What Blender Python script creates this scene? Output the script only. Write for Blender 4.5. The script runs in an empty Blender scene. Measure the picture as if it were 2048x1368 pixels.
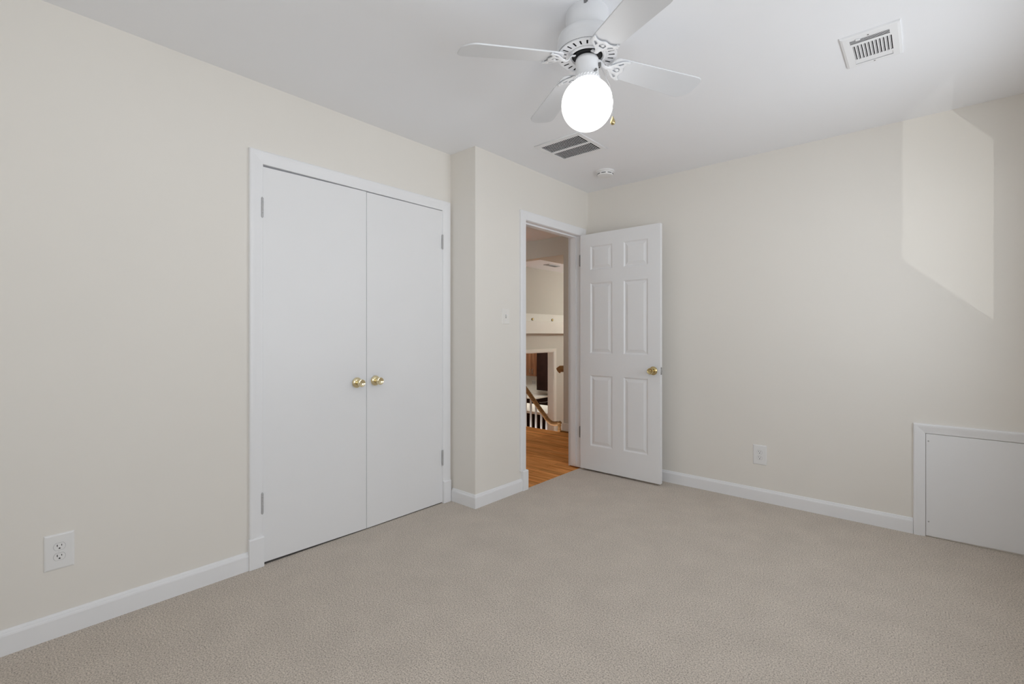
import bpy, bmesh, math, random
from mathutils import Vector, Matrix
random.seed(7)
sc = bpy.context.scene
col = sc.collection
PI = math.pi

# ------------------------------------------------------------------ camera
cam = bpy.data.cameras.new('camera'); cam_ob = bpy.data.objects.new('camera', cam); col.objects.link(cam_ob)
cam.sensor_fit = 'HORIZONTAL'; cam.sensor_width = 36.0
cam.lens = 950.47 / 2048 * 36.0
cam.shift_y = -14.0 / 2048
cam.clip_start = 0.02; cam.clip_end = 100
cam_ob.location = (2.538, -3.661, 1.166)
cam_ob.rotation_euler = (PI / 2, 0, math.radians(41.1136))
sc.camera = cam_ob

# ------------------------------------------------------------------ world, exposure, daylight
sc.view_settings.view_transform = 'Standard'
sc.view_settings.look = 'None'
sc.view_settings.gamma = 1.0
sc.view_settings.use_curve_mapping = False
sc.view_settings.exposure = 0.0
sc.cycles.max_bounces = 14
sc.cycles.diffuse_bounces = 10
sc.cycles.glossy_bounces = 4
sc.cycles.transparent_max_bounces = 8
sc.cycles.caustics_reflective = False
sc.cycles.caustics_refractive = False
sc.cycles.sample_clamp_indirect = 6.0
sc.cycles.use_denoising = True

world = bpy.data.worlds.new('overcast_sky'); sc.world = world; world.use_nodes = True
nt = world.node_tree; nt.nodes.clear()
wo = nt.nodes.new('ShaderNodeOutputWorld'); bg = nt.nodes.new('ShaderNodeBackground')
tc = nt.nodes.new('ShaderNodeTexCoord'); sx = nt.nodes.new('ShaderNodeSeparateXYZ'); rp = nt.nodes.new('ShaderNodeValToRGB')
nt.links.new(tc.outputs['Generated'], sx.inputs[0]); nt.links.new(sx.outputs['Z'], rp.inputs[0])
rp.color_ramp.elements[0].position = 0.0; rp.color_ramp.elements[0].color = (1.02, 1.04, 1.105, 1)
rp.color_ramp.elements[1].position = 0.12; rp.color_ramp.elements[1].color = (0.75, 0.78, 0.85, 1)
nt.links.new(rp.outputs[0], bg.inputs[0]); bg.inputs[1].default_value = 5.75
nt.links.new(bg.outputs[0], wo.inputs[0])

H = 2.44            # ceiling height
XB = 0.247          # plane of the entry wall
YB = -1.4127        # face of the short return wall
XR = 3.05           # window wall
YF = -4.05          # wall behind the camera

def portal(loc, rot, sx_, sy_):
    l = bpy.data.lights.new('window_daylight_portal', 'AREA'); l.shape = 'RECTANGLE'; l.size = sx_; l.size_y = sy_
    l.cycles.is_portal = True
    o = bpy.data.objects.new('window_daylight_portal', l); col.objects.link(o); o.location = loc; o.rotation_euler = rot
    return o
W1 = (-1.82, -0.655, 0.90, 1.93)     # window beside the back wall: y0, y1, z0, z1
W2 = (-3.88, -2.65, 0.85, 2.05)       # unseen window added to light the left wall and ceiling, beside the camera
portal((XR + 0.10, (W1[0] + W1[1]) / 2, (W1[2] + W1[3]) / 2), (0, PI / 2, 0), W1[3] - W1[2], W1[1] - W1[0])
portal((XR + 0.10, (W2[0] + W2[1]) / 2, (W2[2] + W2[3]) / 2), (0, PI / 2, 0), W2[3] - W2[2], W2[1] - W2[0])

# low sun thrown back up by something shiny outside the window
SUNDIR = Vector((-1.0, 2.55, 1.08)).normalized()
sp = bpy.data.lights.new('reflected_sun_glint', 'SPOT'); sp.energy = 470; sp.color = (1.0, 0.97, 0.92)
sp.spot_size = math.radians(7.6); sp.spot_blend = 0.02; sp.shadow_soft_size = 0.02
spo = bpy.data.objects.new('reflected_sun_glint', sp); col.objects.link(spo)
wc = Vector((XR, (W1[0] + W1[1]) / 2, (W1[2] + W1[3]) / 2))
spo.location = wc - SUNDIR * 9.0
spo.rotation_euler = SUNDIR.to_track_quat('-Z', 'Y').to_euler()

def lamp(name, loc, energy, color, size):
    l = bpy.data.lights.new(name, 'POINT'); l.energy = energy; l.color = color; l.shadow_soft_size = size
    o = bpy.data.objects.new(name, l); col.objects.link(o); o.location = loc; return o
lamp('lower_room_added_light', (-0.6, 3.6, 1.6), 52, (1.0, 0.975, 0.91), 0.15)  # unseen point light added so the lower room reads lit, no fixture
lamp('kitchen_added_light', (-3.5, 4.0, 1.0), 45, (1.0, 0.97, 0.91), 0.15)  # unseen light put in to brighten the kitchen
lamp('landing_added_light', (-1.9, -0.5, 2.0), 9.5, (0.95, 0.97, 1.0), 0.1)  # unseen light added to lift the landing walls and ceiling

# ------------------------------------------------------------------ materials
def rgb(c): return (c[0], c[1], c[2], 1)
def mat(name, color, rough=0.5, metal=0.0, spec=0.5, var=0.03, vscale=6.0, bump=0.0, bscale=300.0, bdist=0.001, emit=None, estr=0.0):
    m = bpy.data.materials.new(name); m.use_nodes = True
    n = m.node_tree.nodes; L = m.node_tree.links
    p = n['Principled BSDF']
    t = n.new('ShaderNodeTexCoord'); no = n.new('ShaderNodeTexNoise'); no.inputs['Scale'].default_value = vscale; no.inputs['Detail'].default_value = 3
    L.new(t.outputs['Object'], no.inputs['Vector'])
    r = n.new('ShaderNodeValToRGB')
    r.color_ramp.elements[0].position = 0.3; r.color_ramp.elements[1].position = 0.7
    r.color_ramp.elements[0].color = rgb([c * (1 - var) for c in color]); r.color_ramp.elements[1].color = rgb([min(1, c * (1 + var)) for c in color])
    L.new(no.outputs['Fac'], r.inputs[0]); L.new(r.outputs[0], p.inputs['Base Color'])
    p.inputs['Roughness'].default_value = rough; p.inputs['Metallic'].default_value = metal; p.inputs['Specular IOR Level'].default_value = spec
    if bump:
        b2 = n.new('ShaderNodeTexNoise'); b2.inputs['Scale'].default_value = bscale; b2.inputs['Detail'].default_value = 2
        L.new(t.outputs['Object'], b2.inputs['Vector'])
        bp = n.new('ShaderNodeBump'); bp.inputs['Strength'].default_value = bump; bp.inputs['Distance'].default_value = bdist
        L.new(b2.outputs['Fac'], bp.inputs['Height']); L.new(bp.outputs[0], p.inputs['Normal'])
    if emit:
        p.inputs['Emission Color'].default_value = rgb(emit); p.inputs['Emission Strength'].default_value = estr
    return m
M = {}
M['wall'] = mat('warm_white_wall_paint', (0.80, 0.773, 0.727), 0.75, spec=0.2, var=0.006, vscale=2.0, bump=0.08, bscale=220, bdist=0.0006)
M['ceil'] = mat('white_ceiling_paint', (0.865, 0.874, 0.90), 0.85, spec=0.15, var=0.006, vscale=2.0, bump=0.06, bscale=200, bdist=0.0006)
M['trim'] = mat('white_trim_gloss', (0.845, 0.852, 0.87), 0.42, var=0.008, vscale=5)
M['door'] = mat('white_door_paint', (0.83, 0.836, 0.85), 0.45, var=0.008, vscale=3)
M['plastic'] = mat('white_plastic', (0.82, 0.82, 0.82), 0.35, var=0.01)
M['groove'] = mat('plastic_seam_grey', (0.45, 0.45, 0.45), 0.6, var=0.01)
M['fan'] = mat('white_fan_enamel', (0.735, 0.745, 0.765), 0.28, var=0.008)
M['blade'] = mat('white_fan_blade', (0.70, 0.713, 0.738), 0.4, var=0.008)
M['black'] = mat('black_void', (0.012, 0.012, 0.013), 0.7, var=0.05)
M['slot'] = mat('dark_slot', (0.02, 0.02, 0.02), 0.8, var=0.05)
M['duct'] = mat('duct_shade_black', (0.010, 0.010, 0.011), 0.95, spec=0.05, var=0.1, vscale=60)  # near black that paints the shade inside the ceiling ducts
M['brass'] = mat('polished_brass', (0.86, 0.76, 0.50), 0.14, metal=1.0, var=0.02)
M['brass_dark'] = mat('aged_brass', (0.62, 0.50, 0.26), 0.22, metal=1.0, var=0.05)
M['steel'] = mat('brushed_steel', (0.55, 0.55, 0.56), 0.32, metal=1.0, var=0.03, vscale=40)
M['hinge'] = mat('painted_hinge', (0.50, 0.50, 0.51), 0.45, metal=0.2, var=0.03, vscale=40)
M['screw'] = mat('dark_screw', (0.25, 0.25, 0.25), 0.4, metal=0.8, var=0.05)
M['tan'] = mat('tan_hall_paint', (0.605, 0.59, 0.535), 0.7, spec=0.2, var=0.01, vscale=2)
M['cream'] = mat('cream_trim_paint', (0.76, 0.745, 0.69), 0.5, var=0.01)
M['baluster'] = mat('grey_cream_baluster_paint', (0.40, 0.37, 0.33), 0.5, var=0.02)  # darkened greyish cream, one even tone on every baluster
M['switch'] = mat('ivory_switch_plastic', (0.82, 0.80, 0.765), 0.35, var=0.01)
M['tile'] = mat('pale_backsplash_tile', (0.72, 0.70, 0.64), 0.35, var=0.03, vscale=8)
M['quartz'] = mat('pale_stone_worktop', (0.82, 0.79, 0.72), 0.25, var=0.06, vscale=40)
M['espresso'] = mat('espresso_cabinet_wood', (0.018, 0.008, 0.006), 0.5, spec=0.1, var=0.25, vscale=8)
M['closet'] = mat('closet_shade_grey', (0.2, 0.19, 0.18), 0.8, var=0.02)  # dark grey paints in the shade seen through the door gaps
M['globe'] = mat('lit_opal_glass', (0.9, 0.9, 0.9), 0.3, var=0.0, emit=(1.0, 0.985, 0.96), estr=1.9)

def woodmat(name, dark, light, axis, gscale=1.0, rough=0.35):
    """oak: grain stretched along one axis"""
    m = bpy.data.materials.new(name); m.use_nodes = True
    n = m.node_tree.nodes; L = m.node_tree.links; p = n['Principled BSDF']
    t = n.new('ShaderNodeTexCoord'); mp = n.new('ShaderNodeMapping')
    s = [90 * gscale, 90 * gscale, 90 * gscale]; s['XYZ'.index(axis)] = 5 * gscale
    mp.inputs['Scale'].default_value = s
    L.new(t.outputs['Object'], mp.inputs[0])
    no = n.new('ShaderNodeTexNoise'); no.inputs['Scale'].default_value = 1.0; no.inputs['Detail'].default_value = 5
    L.new(mp.outputs[0], no.inputs['Vector'])
    r = n.new('ShaderNodeValToRGB'); r.color_ramp.elements[0].position = 0.32; r.color_ramp.elements[1].position = 0.68
    r.color_ramp.elements[0].color = rgb(dark); r.color_ramp.elements[1].color = rgb(light)
    L.new(no.outputs['Fac'], r.inputs[0]); L.new(r.outputs[0], p.inputs['Base Color']); p.inputs['Roughness'].default_value = rough; p.inputs['Specular IOR Level'].default_value = 0.07
    return m, n, L, p, t, r
M['oak'] = woodmat('oak_handrail', (0.17, 0.085, 0.03), (0.36, 0.20, 0.08), 'X')[0]
M['cab'] = woodmat('walnut_cabinet', (0.12, 0.05, 0.025), (0.30, 0.15, 0.08), 'Z', 0.3)[0]

def floorwood():
    m, n, L, p, t, r = woodmat('oak_strip_floor', (0.50, 0.20, 0.06), (0.80, 0.39, 0.14), 'X', 0.8, 0.48)
    br = n.new('ShaderNodeTexBrick'); br.inputs['Scale'].default_value = 1.0
    br.inputs['Brick Width'].default_value = 0.9; br.inputs['Row Height'].default_value = 0.057; br.inputs['Mortar Size'].default_value = 0.0012
    br.inputs['Color1'].default_value = (0.80, 0.80, 0.80, 1); br.inputs['Color2'].default_value = (1.12, 1.08, 1.04, 1); br.inputs['Mortar'].default_value = (0.30, 0.25, 0.2, 1)
    br.offset = 0.37
    L.new(t.outputs['Object'], br.inputs['Vector'])
    mx = n.new('ShaderNodeMixRGB'); mx.blend_type = 'MULTIPLY'; mx.inputs[0].default_value = 1.0
    p.inputs['Specular IOR Level'].default_value = 0.0
    L.new(r.outputs[0], mx.inputs[1]); L.new(br.outputs['Color'], mx.inputs[2]); L.new(mx.outputs[0], p.inputs['Base Color'])
    return m
M['floorwood'] = floorwood()

def carpetmat():
    m = bpy.data.materials.new('beige_frieze_carpet'); m.use_nodes = True
    n = m.node_tree.nodes; L = m.node_tree.links; p = n['Principled BSDF']
    t = n.new('ShaderNodeTexCoord')
    a = n.new('ShaderNodeTexNoise'); a.inputs['Scale'].default_value = 185; a.inputs['Detail'].default_value = 3; a.inputs['Roughness'].default_value = 0.65
    L.new(t.outputs['Object'], a.inputs['Vector'])
    r = n.new('ShaderNodeValToRGB'); e = r.color_ramp.elements
    e[0].position = 0.32; e[0].color = (0.25, 0.215, 0.18, 1); e[1].position = 0.65; e[1].color = (0.75, 0.67, 0.588, 1)
    mid = e.new(0.47); mid.color = (0.545, 0.483, 0.417, 1)
    L.new(a.outputs['Fac'], r.inputs[0])
    b = n.new('ShaderNodeTexNoise'); b.inputs['Scale'].default_value = 5.5; b.inputs['Detail'].default_value = 4; b.inputs['Roughness'].default_value = 0.6
    L.new(t.outputs['Object'], b.inputs['Vector'])
    r2 = n.new('ShaderNodeValToRGB'); r2.color_ramp.elements[0].position = 0.35; r2.color_ramp.elements[0].color = (0.955, 0.955, 0.955, 1)
    r2.color_ramp.elements[1].position = 0.72; r2.color_ramp.elements[1].color = (1.05, 1.05, 1.05, 1)
    L.new(b.outputs['Fac'], r2.inputs[0])
    mx = n.new('ShaderNodeMixRGB'); mx.blend_type = 'MULTIPLY'; mx.inputs[0].default_value = 1
    L.new(r.outputs[0], mx.inputs[1]); L.new(r2.outputs[0], mx.inputs[2]); L.new(mx.outputs[0], p.inputs['Base Color'])
    p.inputs['Roughness'].default_value = 0.95; p.inputs['Specular IOR Level'].default_value = 0.1
    p.inputs['Sheen Weight'].default_value = 0.15
    bp = n.new('ShaderNodeBump'); bp.inputs['Strength'].default_value = 0.9; bp.inputs['Distance'].default_value = 0.004
    L.new(a.outputs['Fac'], bp.inputs['Height']); L.new(bp.outputs[0], p.inputs['Normal'])
    return m
M['carpet'] = carpetmat()

def glassmat():
    m = bpy.data.materials.new('clear_window_glass'); m.use_nodes = True
    n = m.node_tree.nodes; L = m.node_tree.links; n.clear()
    o = n.new('ShaderNodeOutputMaterial'); mx = n.new('ShaderNodeMixShader'); tr = n.new('ShaderNodeBsdfTransparent'); g = n.new('ShaderNodeBsdfGlossy')
    no = n.new('ShaderNodeTexNoise'); no.inputs['Scale'].default_value = 2.0
    g.inputs['Roughness'].default_value = 0.02; mx.inputs[0].default_value = 0.06
    r = n.new('ShaderNodeValToRGB'); r.color_ramp.elements[0].color = (0.95, 0.97, 0.96, 1); r.color_ramp.elements[1].color = (0.97, 0.98, 0.98, 1)
    L.new(no.outputs['Fac'], r.inputs[0]); L.new(r.outputs[0], tr.inputs[0])
    L.new(tr.outputs[0], mx.inputs[1]); L.new(g.outputs[0], mx.inputs[2]); L.new(mx.outputs[0], o.inputs[0])
    return m
M['glass'] = glassmat()

# ------------------------------------------------------------------ mesh helpers
class MB:
    def __init__(self): self.bm = bmesh.new()
    def box(self, x0, x1, y0, y1, z0, z1, mtx=None):
        v = [self.bm.verts.new((x, y, z)) for z in (z0, z1) for y in (y0, y1) for x in (x0, x1)]
        for f in ((0, 2, 3, 1), (4, 5, 7, 6), (0, 1, 5, 4), (2, 6, 7, 3), (0, 4, 6, 2), (1, 3, 7, 5)):
            self.bm.faces.new([v[i] for i in f])
        if mtx is not None: bmesh.ops.transform(self.bm, matrix=mtx, verts=v)
        return v
    def prism(self, poly, a, b, axis):
        """poly in the two other axes (cyclic order kept), swept from a to b on axis"""
        def P(u, w, t): return {'x': (t, u, w), 'y': (u, t, w), 'z': (u, w, t)}[axis]
        A = [self.bm.verts.new(P(u, w, a)) for u, w in poly]; Bv = [self.bm.verts.new(P(u, w, b)) for u, w in poly]
        self.bm.faces.new(A); self.bm.faces.new(Bv[::-1])
        n = len(poly)
        for i in range(n): self.bm.faces.new((A[i], A[(i + 1) % n], Bv[(i + 1) % n], Bv[i]))
        return A + Bv
    def lathe(self, prof, seg=48, mtx=None):
        """prof: list of (r, z) around +Z"""
        rings = []; vs = []
        for r, z in prof:
            if r < 1e-6:
                v = self.bm.verts.new((0, 0, z)); rings.append([v]); vs.append(v)
            else:
                ring = [self.bm.verts.new((r * math.cos(2 * PI * i / seg), r * math.sin(2 * PI * i / seg), z)) for i in range(seg)]
                rings.append(ring); vs += ring
        for A, B2 in zip(rings, rings[1:]):
            for i in range(seg):
                j = (i + 1) % seg
                if len(A) == 1 and len(B2) == 1: continue
                if len(A) == 1: self.bm.faces.new((A[0], B2[i], B2[j]))
                elif len(B2) == 1: self.bm.faces.new((A[i], A[j], B2[0]))
                else: self.bm.faces.new((A[i], A[j], B2[j], B2[i]))
        if mtx is not None: bmesh.ops.transform(self.bm, matrix=mtx, verts=vs)
        return vs
    def tube(self, path, rx, ry=None, seg=12, up=Vector((0, 0, 1))):
        """elliptical tube through points; rx sideways, ry along the local up"""
        ry = ry or rx; path = [Vector(q) for q in path]; rings = []
        for i, q in enumerate(path):
            d = (path[min(i + 1, len(path) - 1)] - path[max(i - 1, 0)]).normalized()
            s = d.cross(up)
            s = s.normalized() if s.length > 1e-4 else Vector((1, 0, 0))
            u = s.cross(d).normalized()
            rings.append([self.bm.verts.new(q + s * rx * math.cos(2 * PI * k / seg) + u * ry * math.sin(2 * PI * k / seg)) for k in range(seg)])
        for A, B2 in zip(rings, rings[1:]):
            for k in range(seg): self.bm.faces.new((A[k], A[(k + 1) % seg], B2[(k + 1) % seg], B2[k]))
        self.bm.faces.new(rings[0]); self.bm.faces.new(rings[-1][::-1])
    def ball(self, c, r, sc_=(1, 1, 1), seg=12, mtx=None):
        m = Matrix.Translation(c) @ (mtx or Matrix()) @ Matrix.Diagonal((sc_[0], sc_[1], sc_[2], 1))
        bmesh.ops.create_uvsphere(self.bm, u_segments=seg, v_segments=max(6, seg // 2), radius=r, matrix=m)
    def cyl(self, c, r, h, axis='z', seg=24):
        R = {'z': Matrix(), 'x': Matrix.Rotation(PI / 2, 4, 'Y'), 'y': Matrix.Rotation(-PI / 2, 4, 'X')}[axis]
        self.lathe([(0, 0), (r, 0), (r, h), (0, h)], seg, Matrix.Translation(c) @ R)
    def sweep(self, prof, pts):
        """loft closed profile copies: prof point -> list of 3-D points per station (pts(w,t) gives the stations)"""
        rows = [[self.bm.verts.new(q) for q in pts(w, t)] for w, t in prof]
        n = len(rows)
        for i in range(n):
            A, B2 = rows[i], rows[(i + 1) % n]
            for k in range(len(A) - 1): self.bm.faces.new((A[k], A[k + 1], B2[k + 1], B2[k]))
        self.bm.faces.new([r[0] for r in rows][::-1]); self.bm.faces.new([r[-1] for r in rows])
    def build(self, name, material, parent=None, bevel=0.0, smooth=False, segs=2, loc=None):
        bmesh.ops.remove_doubles(self.bm, verts=self.bm.verts, dist=1e-6)
        bmesh.ops.recalc_face_normals(self.bm, faces=self.bm.faces)
        me = bpy.data.meshes.new(name); self.bm.to_mesh(me); self.bm.free()
        me.materials.append(material if not isinstance(material, str) else M[material])
        o = bpy.data.objects.new(name, me); col.objects.link(o)
        if parent: o.parent = parent
        if loc: o.location = loc
        if smooth:
            for f in me.polygons: f.use_smooth = True
            s = o.modifiers.new('edge_split', 'EDGE_SPLIT'); s.split_angle = math.radians(38)
        if bevel:
            b = o.modifiers.new('soft_edges', 'BEVEL'); b.width = bevel; b.segments = segs; b.limit_method = 'ANGLE'; b.angle_limit = math.radians(40)
        return o
def plate_mesh(outlines, thick, bevel=0.0):
    """flat plate with holes in the XY plane, thick along Z (0..thick)"""
    cu = bpy.data.curves.new('plate', 'CURVE'); cu.dimensions = '2D'; cu.fill_mode = 'BOTH'
    cu.extrude = thick / 2 - bevel; cu.bevel_depth = bevel; cu.bevel_resolution = 1; cu.offset = -bevel
    for pts in outlines:
        s = cu.splines.new('POLY'); s.points.add(len(pts) - 1); s.use_cyclic_u = True
        for q, (x, y) in zip(s.points, pts): q.co = (x, y, 0, 1)
    ob = bpy.data.objects.new('plate', cu); col.objects.link(ob)
    dg = bpy.context.evaluated_depsgraph_get(); dg.update()
    me = bpy.data.meshes.new_from_object(ob.evaluated_get(dg))
    bpy.data.objects.remove(ob); bpy.data.curves.remove(cu)
    me.transform(Matrix.Translation((0, 0, thick / 2)))
    return me
def add_mesh(mb, me, mtx=None):
    n0 = len(mb.bm.verts); mb.bm.from_mesh(me); mb.bm.verts.ensure_lookup_table()
    if mtx is not None: bmesh.ops.transform(mb.bm, matrix=mtx, verts=mb.bm.verts[n0:])
    bpy.data.meshes.remove(me)
def rrect(x0, x1, y0, y1, r, n=6):
    out = []
    for cx, cy, a in ((x1 - r, y1 - r, 0), (x0 + r, y1 - r, 90), (x0 + r, y0 + r, 180), (x1 - r, y0 + r, 270)):
        for k in range(n + 1):
            t = math.radians(a + 90 * k / n); out.append((cx + r * math.cos(t), cy + r * math.sin(t)))
    return out
def empty(name, loc=(0, 0, 0), rot=(0, 0, 0)):
    o = bpy.data.objects.new(name, None); o.empty_display_size = 0.05; col.objects.link(o); o.location = loc; o.rotation_euler = rot; return o
def tag(o, label, cat, group=None, kind=None):
    o['label'] = label; o['category'] = cat
    if group: o['group'] = group
    if kind: o['kind'] = kind
    return o
def struct(o, label, cat): return tag(o, label, cat, None, 'structure')

# ------------------------------------------------------------------ room shell
m = MB(); m.prism([(XB, 0), (XR, 0), (XR, YF), (0, YF), (0, YB), (XB, YB)], -0.10, 0.0, 'z')
struct(m.build('floor', 'carpet'), 'beige cut pile carpet covering the whole bedroom floor', 'floor')
m = MB(); m.box(-0.12, XR + 0.12, YF - 0.12, 0.12, H, H + 0.12)
struct(m.build('ceiling', 'ceil'), 'flat white bedroom ceiling above the ceiling fan', 'ceiling')
CO0, CO1, COZ = -2.684, -1.488, 2.034      # closet opening
m = MB(); m.prism([(YF - 0.12, 0), (CO0, 0), (CO0, COZ), (CO1, COZ), (CO1, 0), (YB, 0), (YB, H), (YF - 0.12, H)], -0.12, 0.0, 'x')
struct(m.build('wall_left', 'wall'), 'warm white wall around the double closet doors', 'wall')
m = MB(); m.box(-0.12, XB, YB, YB + 0.12, 0, H)
struct(m.build('wall_alcove', 'wall'), 'narrow warm white return wall between closet and entry doorway', 'wall')
DO0, DO1, DOZ = -0.902, -0.106, 2.052      # entry opening (rough)
m = MB(); m.prism([(YB + 0.12, 0), (DO0, 0), (DO0, DOZ), (DO1, DOZ), (DO1, 0), (0, 0), (0, H), (YB + 0.12, H)], XB - 0.115, XB, 'x')
struct(m.build('wall_entry', 'wall'), 'warm white wall around the open entry doorway', 'wall')
m = MB(); m.box(XB - 0.115, XR + 0.12, 0, 0.12, 0, H)
struct(m.build('wall_back', 'wall'), 'long warm white wall behind the open panelled door', 'wall')
m = MB(); add_mesh(m, plate_mesh([[(YF - 0.12, 0), (0, 0), (0, H), (YF - 0.12, H)], [(W1[0], W1[2]), (W1[0], W1[3]), (W1[1], W1[3]), (W1[1], W1[2])], [(W2[0], W2[2]), (W2[0], W2[3]), (W2[1], W2[3]), (W2[1], W2[2])]], 0.12),
                   Matrix(((0, 0, 1, XR), (1, 0, 0, 0), (0, 1, 0, 0), (0, 0, 0, 1))))
struct(m.build('wall_right', 'wall'), 'warm white wall with a window and an added one beside the low access hatch', 'wall')
m = MB(); m.box(0, XR, YF - 0.12, YF, 0, H)
struct(m.build('wall_front', 'wall'), 'warm white wall facing the long back wall', 'wall')

# windows (frame + pane), outside the photographed view, they light the room; the second is added for light
def window_frame(name, u0, u1, z0, z1, mtx, label, depth_frame):
    f = MB(); fw = 0.012
    add_mesh(f, plate_mesh([[(u0, z0), (u1, z0), (u1, z1), (u0, z1)], [(u0 + fw, z0 + fw), (u0 + fw, z1 - fw), (u1 - fw, z1 - fw), (u1 - fw, z0 + fw)]], 0.03), mtx)
    o = f.build(name, 'trim'); struct(o, label, 'window')
    p = MB(); add_mesh(p, plate_mesh([[(u0 + fw, z0 + fw), (u1 - fw, z0 + fw), (u1 - fw, z1 - fw), (u0 + fw, z1 - fw)]], 0.004), mtx @ Matrix.Translation((0, 0, 0.013)))
    p.build('pane', 'glass', o)
window_frame('window_1', W1[0], W1[1], W1[2], W1[3], Matrix(((0, 0, 1, XR + 0.085), (1, 0, 0, 0), (0, 1, 0, 0), (0, 0, 0, 1))), 'single pane window in the wall beside the low access hatch', 0.03)
window_frame('added_window', W2[0], W2[1], W2[2], W2[3], Matrix(((0, 0, 1, XR + 0.085), (1, 0, 0, 0), (0, 1, 0, 0), (0, 0, 0, 1))), 'larger unseen window added for light, farther from the back wall', 0.03)

# closet interior box, its shade put into the colour
m = MB(); m.box(-0.75, -0.70, CO0 - 0.2, CO1 + 0.07, -0.05, H); m.box(-0.70, -0.12, CO0 - 0.25, CO0 - 0.2, -0.05, H); m.box(-0.70, -0.12, CO1 + 0.02, CO1 + 0.07, -0.05, H)
m.box(-0.70, 0.0, CO0 - 0.2, CO1 + 0.02, -0.05, -0.001)
struct(m.build('wall_closet', 'closet'), 'dark closet interior behind the double doors', 'wall')

# baseboards
BP = [(0, 0), (0.014, 0), (0.014, 0.070), (0.0125, 0.076), (0.009, 0.079), (0.008, 0.083), (0.006, 0.088), (0.003, 0.0905), (0, 0.0905)]
def baseboard(name, p0, p1, n, label, e0=0.0, e1=0.0):
    """p0->p1 along the wall; n = direction into the room; e0/e1 mitre growth per unit of depth"""
    d = Vector((p1[0] - p0[0], p1[1] - p0[1], 0)).normalized(); n = Vector((n[0], n[1], 0))
    m = MB()
    m.sweep(BP, lambda w, t: [Vector((p0[0], p0[1], t)) + n * w - d * w * e0, Vector((p1[0], p1[1], t)) + n * w + d * w * e1])
    return struct(m.build(name, 'trim'), label, 'baseboard')
baseboard('baseboard_left', (0, YF), (0, -2.7475), (1, 0), 'white baseboard under the wall to the window side of the closet')
baseboard('baseboard_alcove', (0.024, YB), (XB, YB), (0, -1), 'short white baseboard on the narrow return wall by the closet', 0, 1)
baseboard('baseboard_entry', (XB, YB), (XB, -0.9325), (1, 0), 'white baseboard below the light switch', 1, 0)
baseboard('baseboard_back', (XB + 0.02, 0), (2.4775, 0), (0, -1), 'long white baseboard running to the low access hatch')
baseboard('baseboard_right', (XR, -0.002), (XR, YF), (-1, 0), 'white baseboard under the window and the added one')
baseboard('baseboard_front', (0.015, YF), (XR - 0.015, YF), (0, 1), 'white baseboard under the wall facing the long back wall')

# casings with mitred heads
CP = [(0, 0), (0, 0.009), (0.003, 0.0115), (0.012, 0.0125), (0.030, 0.0155), (0.045, 0.0185), (0.056, 0.0195), (0.062, 0.0185), (0.066, 0.0145), (0.066, 0)]
def casing(name, a0, a1, zt, zb, P, label, wmul=1.0, prof=CP):
    """inner opening a0..a1, head at zt, legs down to zb, P(a, z, depth) -> xyz"""
    m = MB()
    m.sweep(prof, lambda w, t: [Vector(P(a0 - w * wmul, zb, t)), Vector(P(a0 - w * wmul, zt + w * wmul, t)), Vector(P(a1 + w * wmul, zt + w * wmul, t)), Vector(P(a1 + w * wmul, zb, t))])
    return struct(m.build(name, 'trim'), label, 'door casing')
PX = lambda x0: (lambda a, z, t: (x0 + t, a, z))
t1 = casing('trim_1', -2.678, -1.4935, 2.0295, 0.150, PX(0.0), 'white mitred casing framing the double closet doors')
for y0, y1 in ((-2.7475, -2.677), (-1.4945, -1.4275)):
    m = MB(); m.prism([(0, 0), (0.0235, 0), (0.0235, 0.146), (0.019, 0.1525), (0, 0.1525)], y0, y1, 'y'); m.build('plinth_block', 'trim', t1, bevel=0.0015)
m = MB()   # jamb lining of the closet
m.prism([(CO0, 0), (CO0 + 0.003, 0), (CO0 + 0.003, COZ - 0.004), (CO1 - 0.003, COZ - 0.004), (CO1 - 0.003, 0), (CO1, 0), (CO1, COZ), (CO0, COZ)], -0.115, 0.0, 'x'); m.build('jamb', 'trim', t1)

JY0, JY1, JZ = -0.884, -0.125, 2.0345     # entry jamb faces
t2 = casing('trim_2', JY0 + 0.0005 - 0.002, JY1 + 0.004, JZ + 0.002, 0.148, PX(XB), 'white mitred casing framing the open entry doorway')
m = MB(); m.prism([(0, 0), (0.0235, 0), (0.0235, 0.142), (0.019, 0.1485), (0, 0.1485)], JY0 - 0.0485, JY0 + 0.012, 'y'); o = m.build('plinth_block', 'trim', t2, bevel=0.0015); o.location.x = XB
m = MB(); m.prism([(0, 0), (0.0235, 0), (0.0235, 0.142), (0.019, 0.1485), (0, 0.1485)], JY1 + 0.004, JY1 + 0.072, 'y'); o = m.build('plinth_block', 'trim', t2, bevel=0.0015); o.location.x = XB
m = MB(); m.prism([(DO0, -0.01), (JY0, -0.01), (JY0, JZ), (JY1, JZ), (JY1, 0.004), (DO1, 0.004), (DO1, DOZ), (DO0, DOZ)], XB - 0.118, XB, 'x')
m.build('jamb', 'trim', t2)
m = MB(); m.prism([(JY0, -0.01), (JY0 + 0.011, -0.01), (JY0 + 0.011, JZ - 0.011), (JY1 - 0.011, JZ - 0.011), (JY1 - 0.011, 0.02), (JY1, 0.02), (JY1, JZ), (JY0, JZ)], XB - 0.090, XB - 0.042, 'x')
m.build('door_stop', 'trim', t2)
# hall side casing of the same doorway
m = MB()
m.sweep(CP, lambda w, t: [Vector((XB - 0.115 - t, JY0 - w, 0)), Vector((XB - 0.115 - t, JY0 - w, JZ + w)), Vector((XB - 0.115 - t, JY1 + w, JZ + w)), Vector((XB - 0.115 - t, JY1 + w, 0))])
m.build('hall_casing', 'trim', t2)

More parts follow.
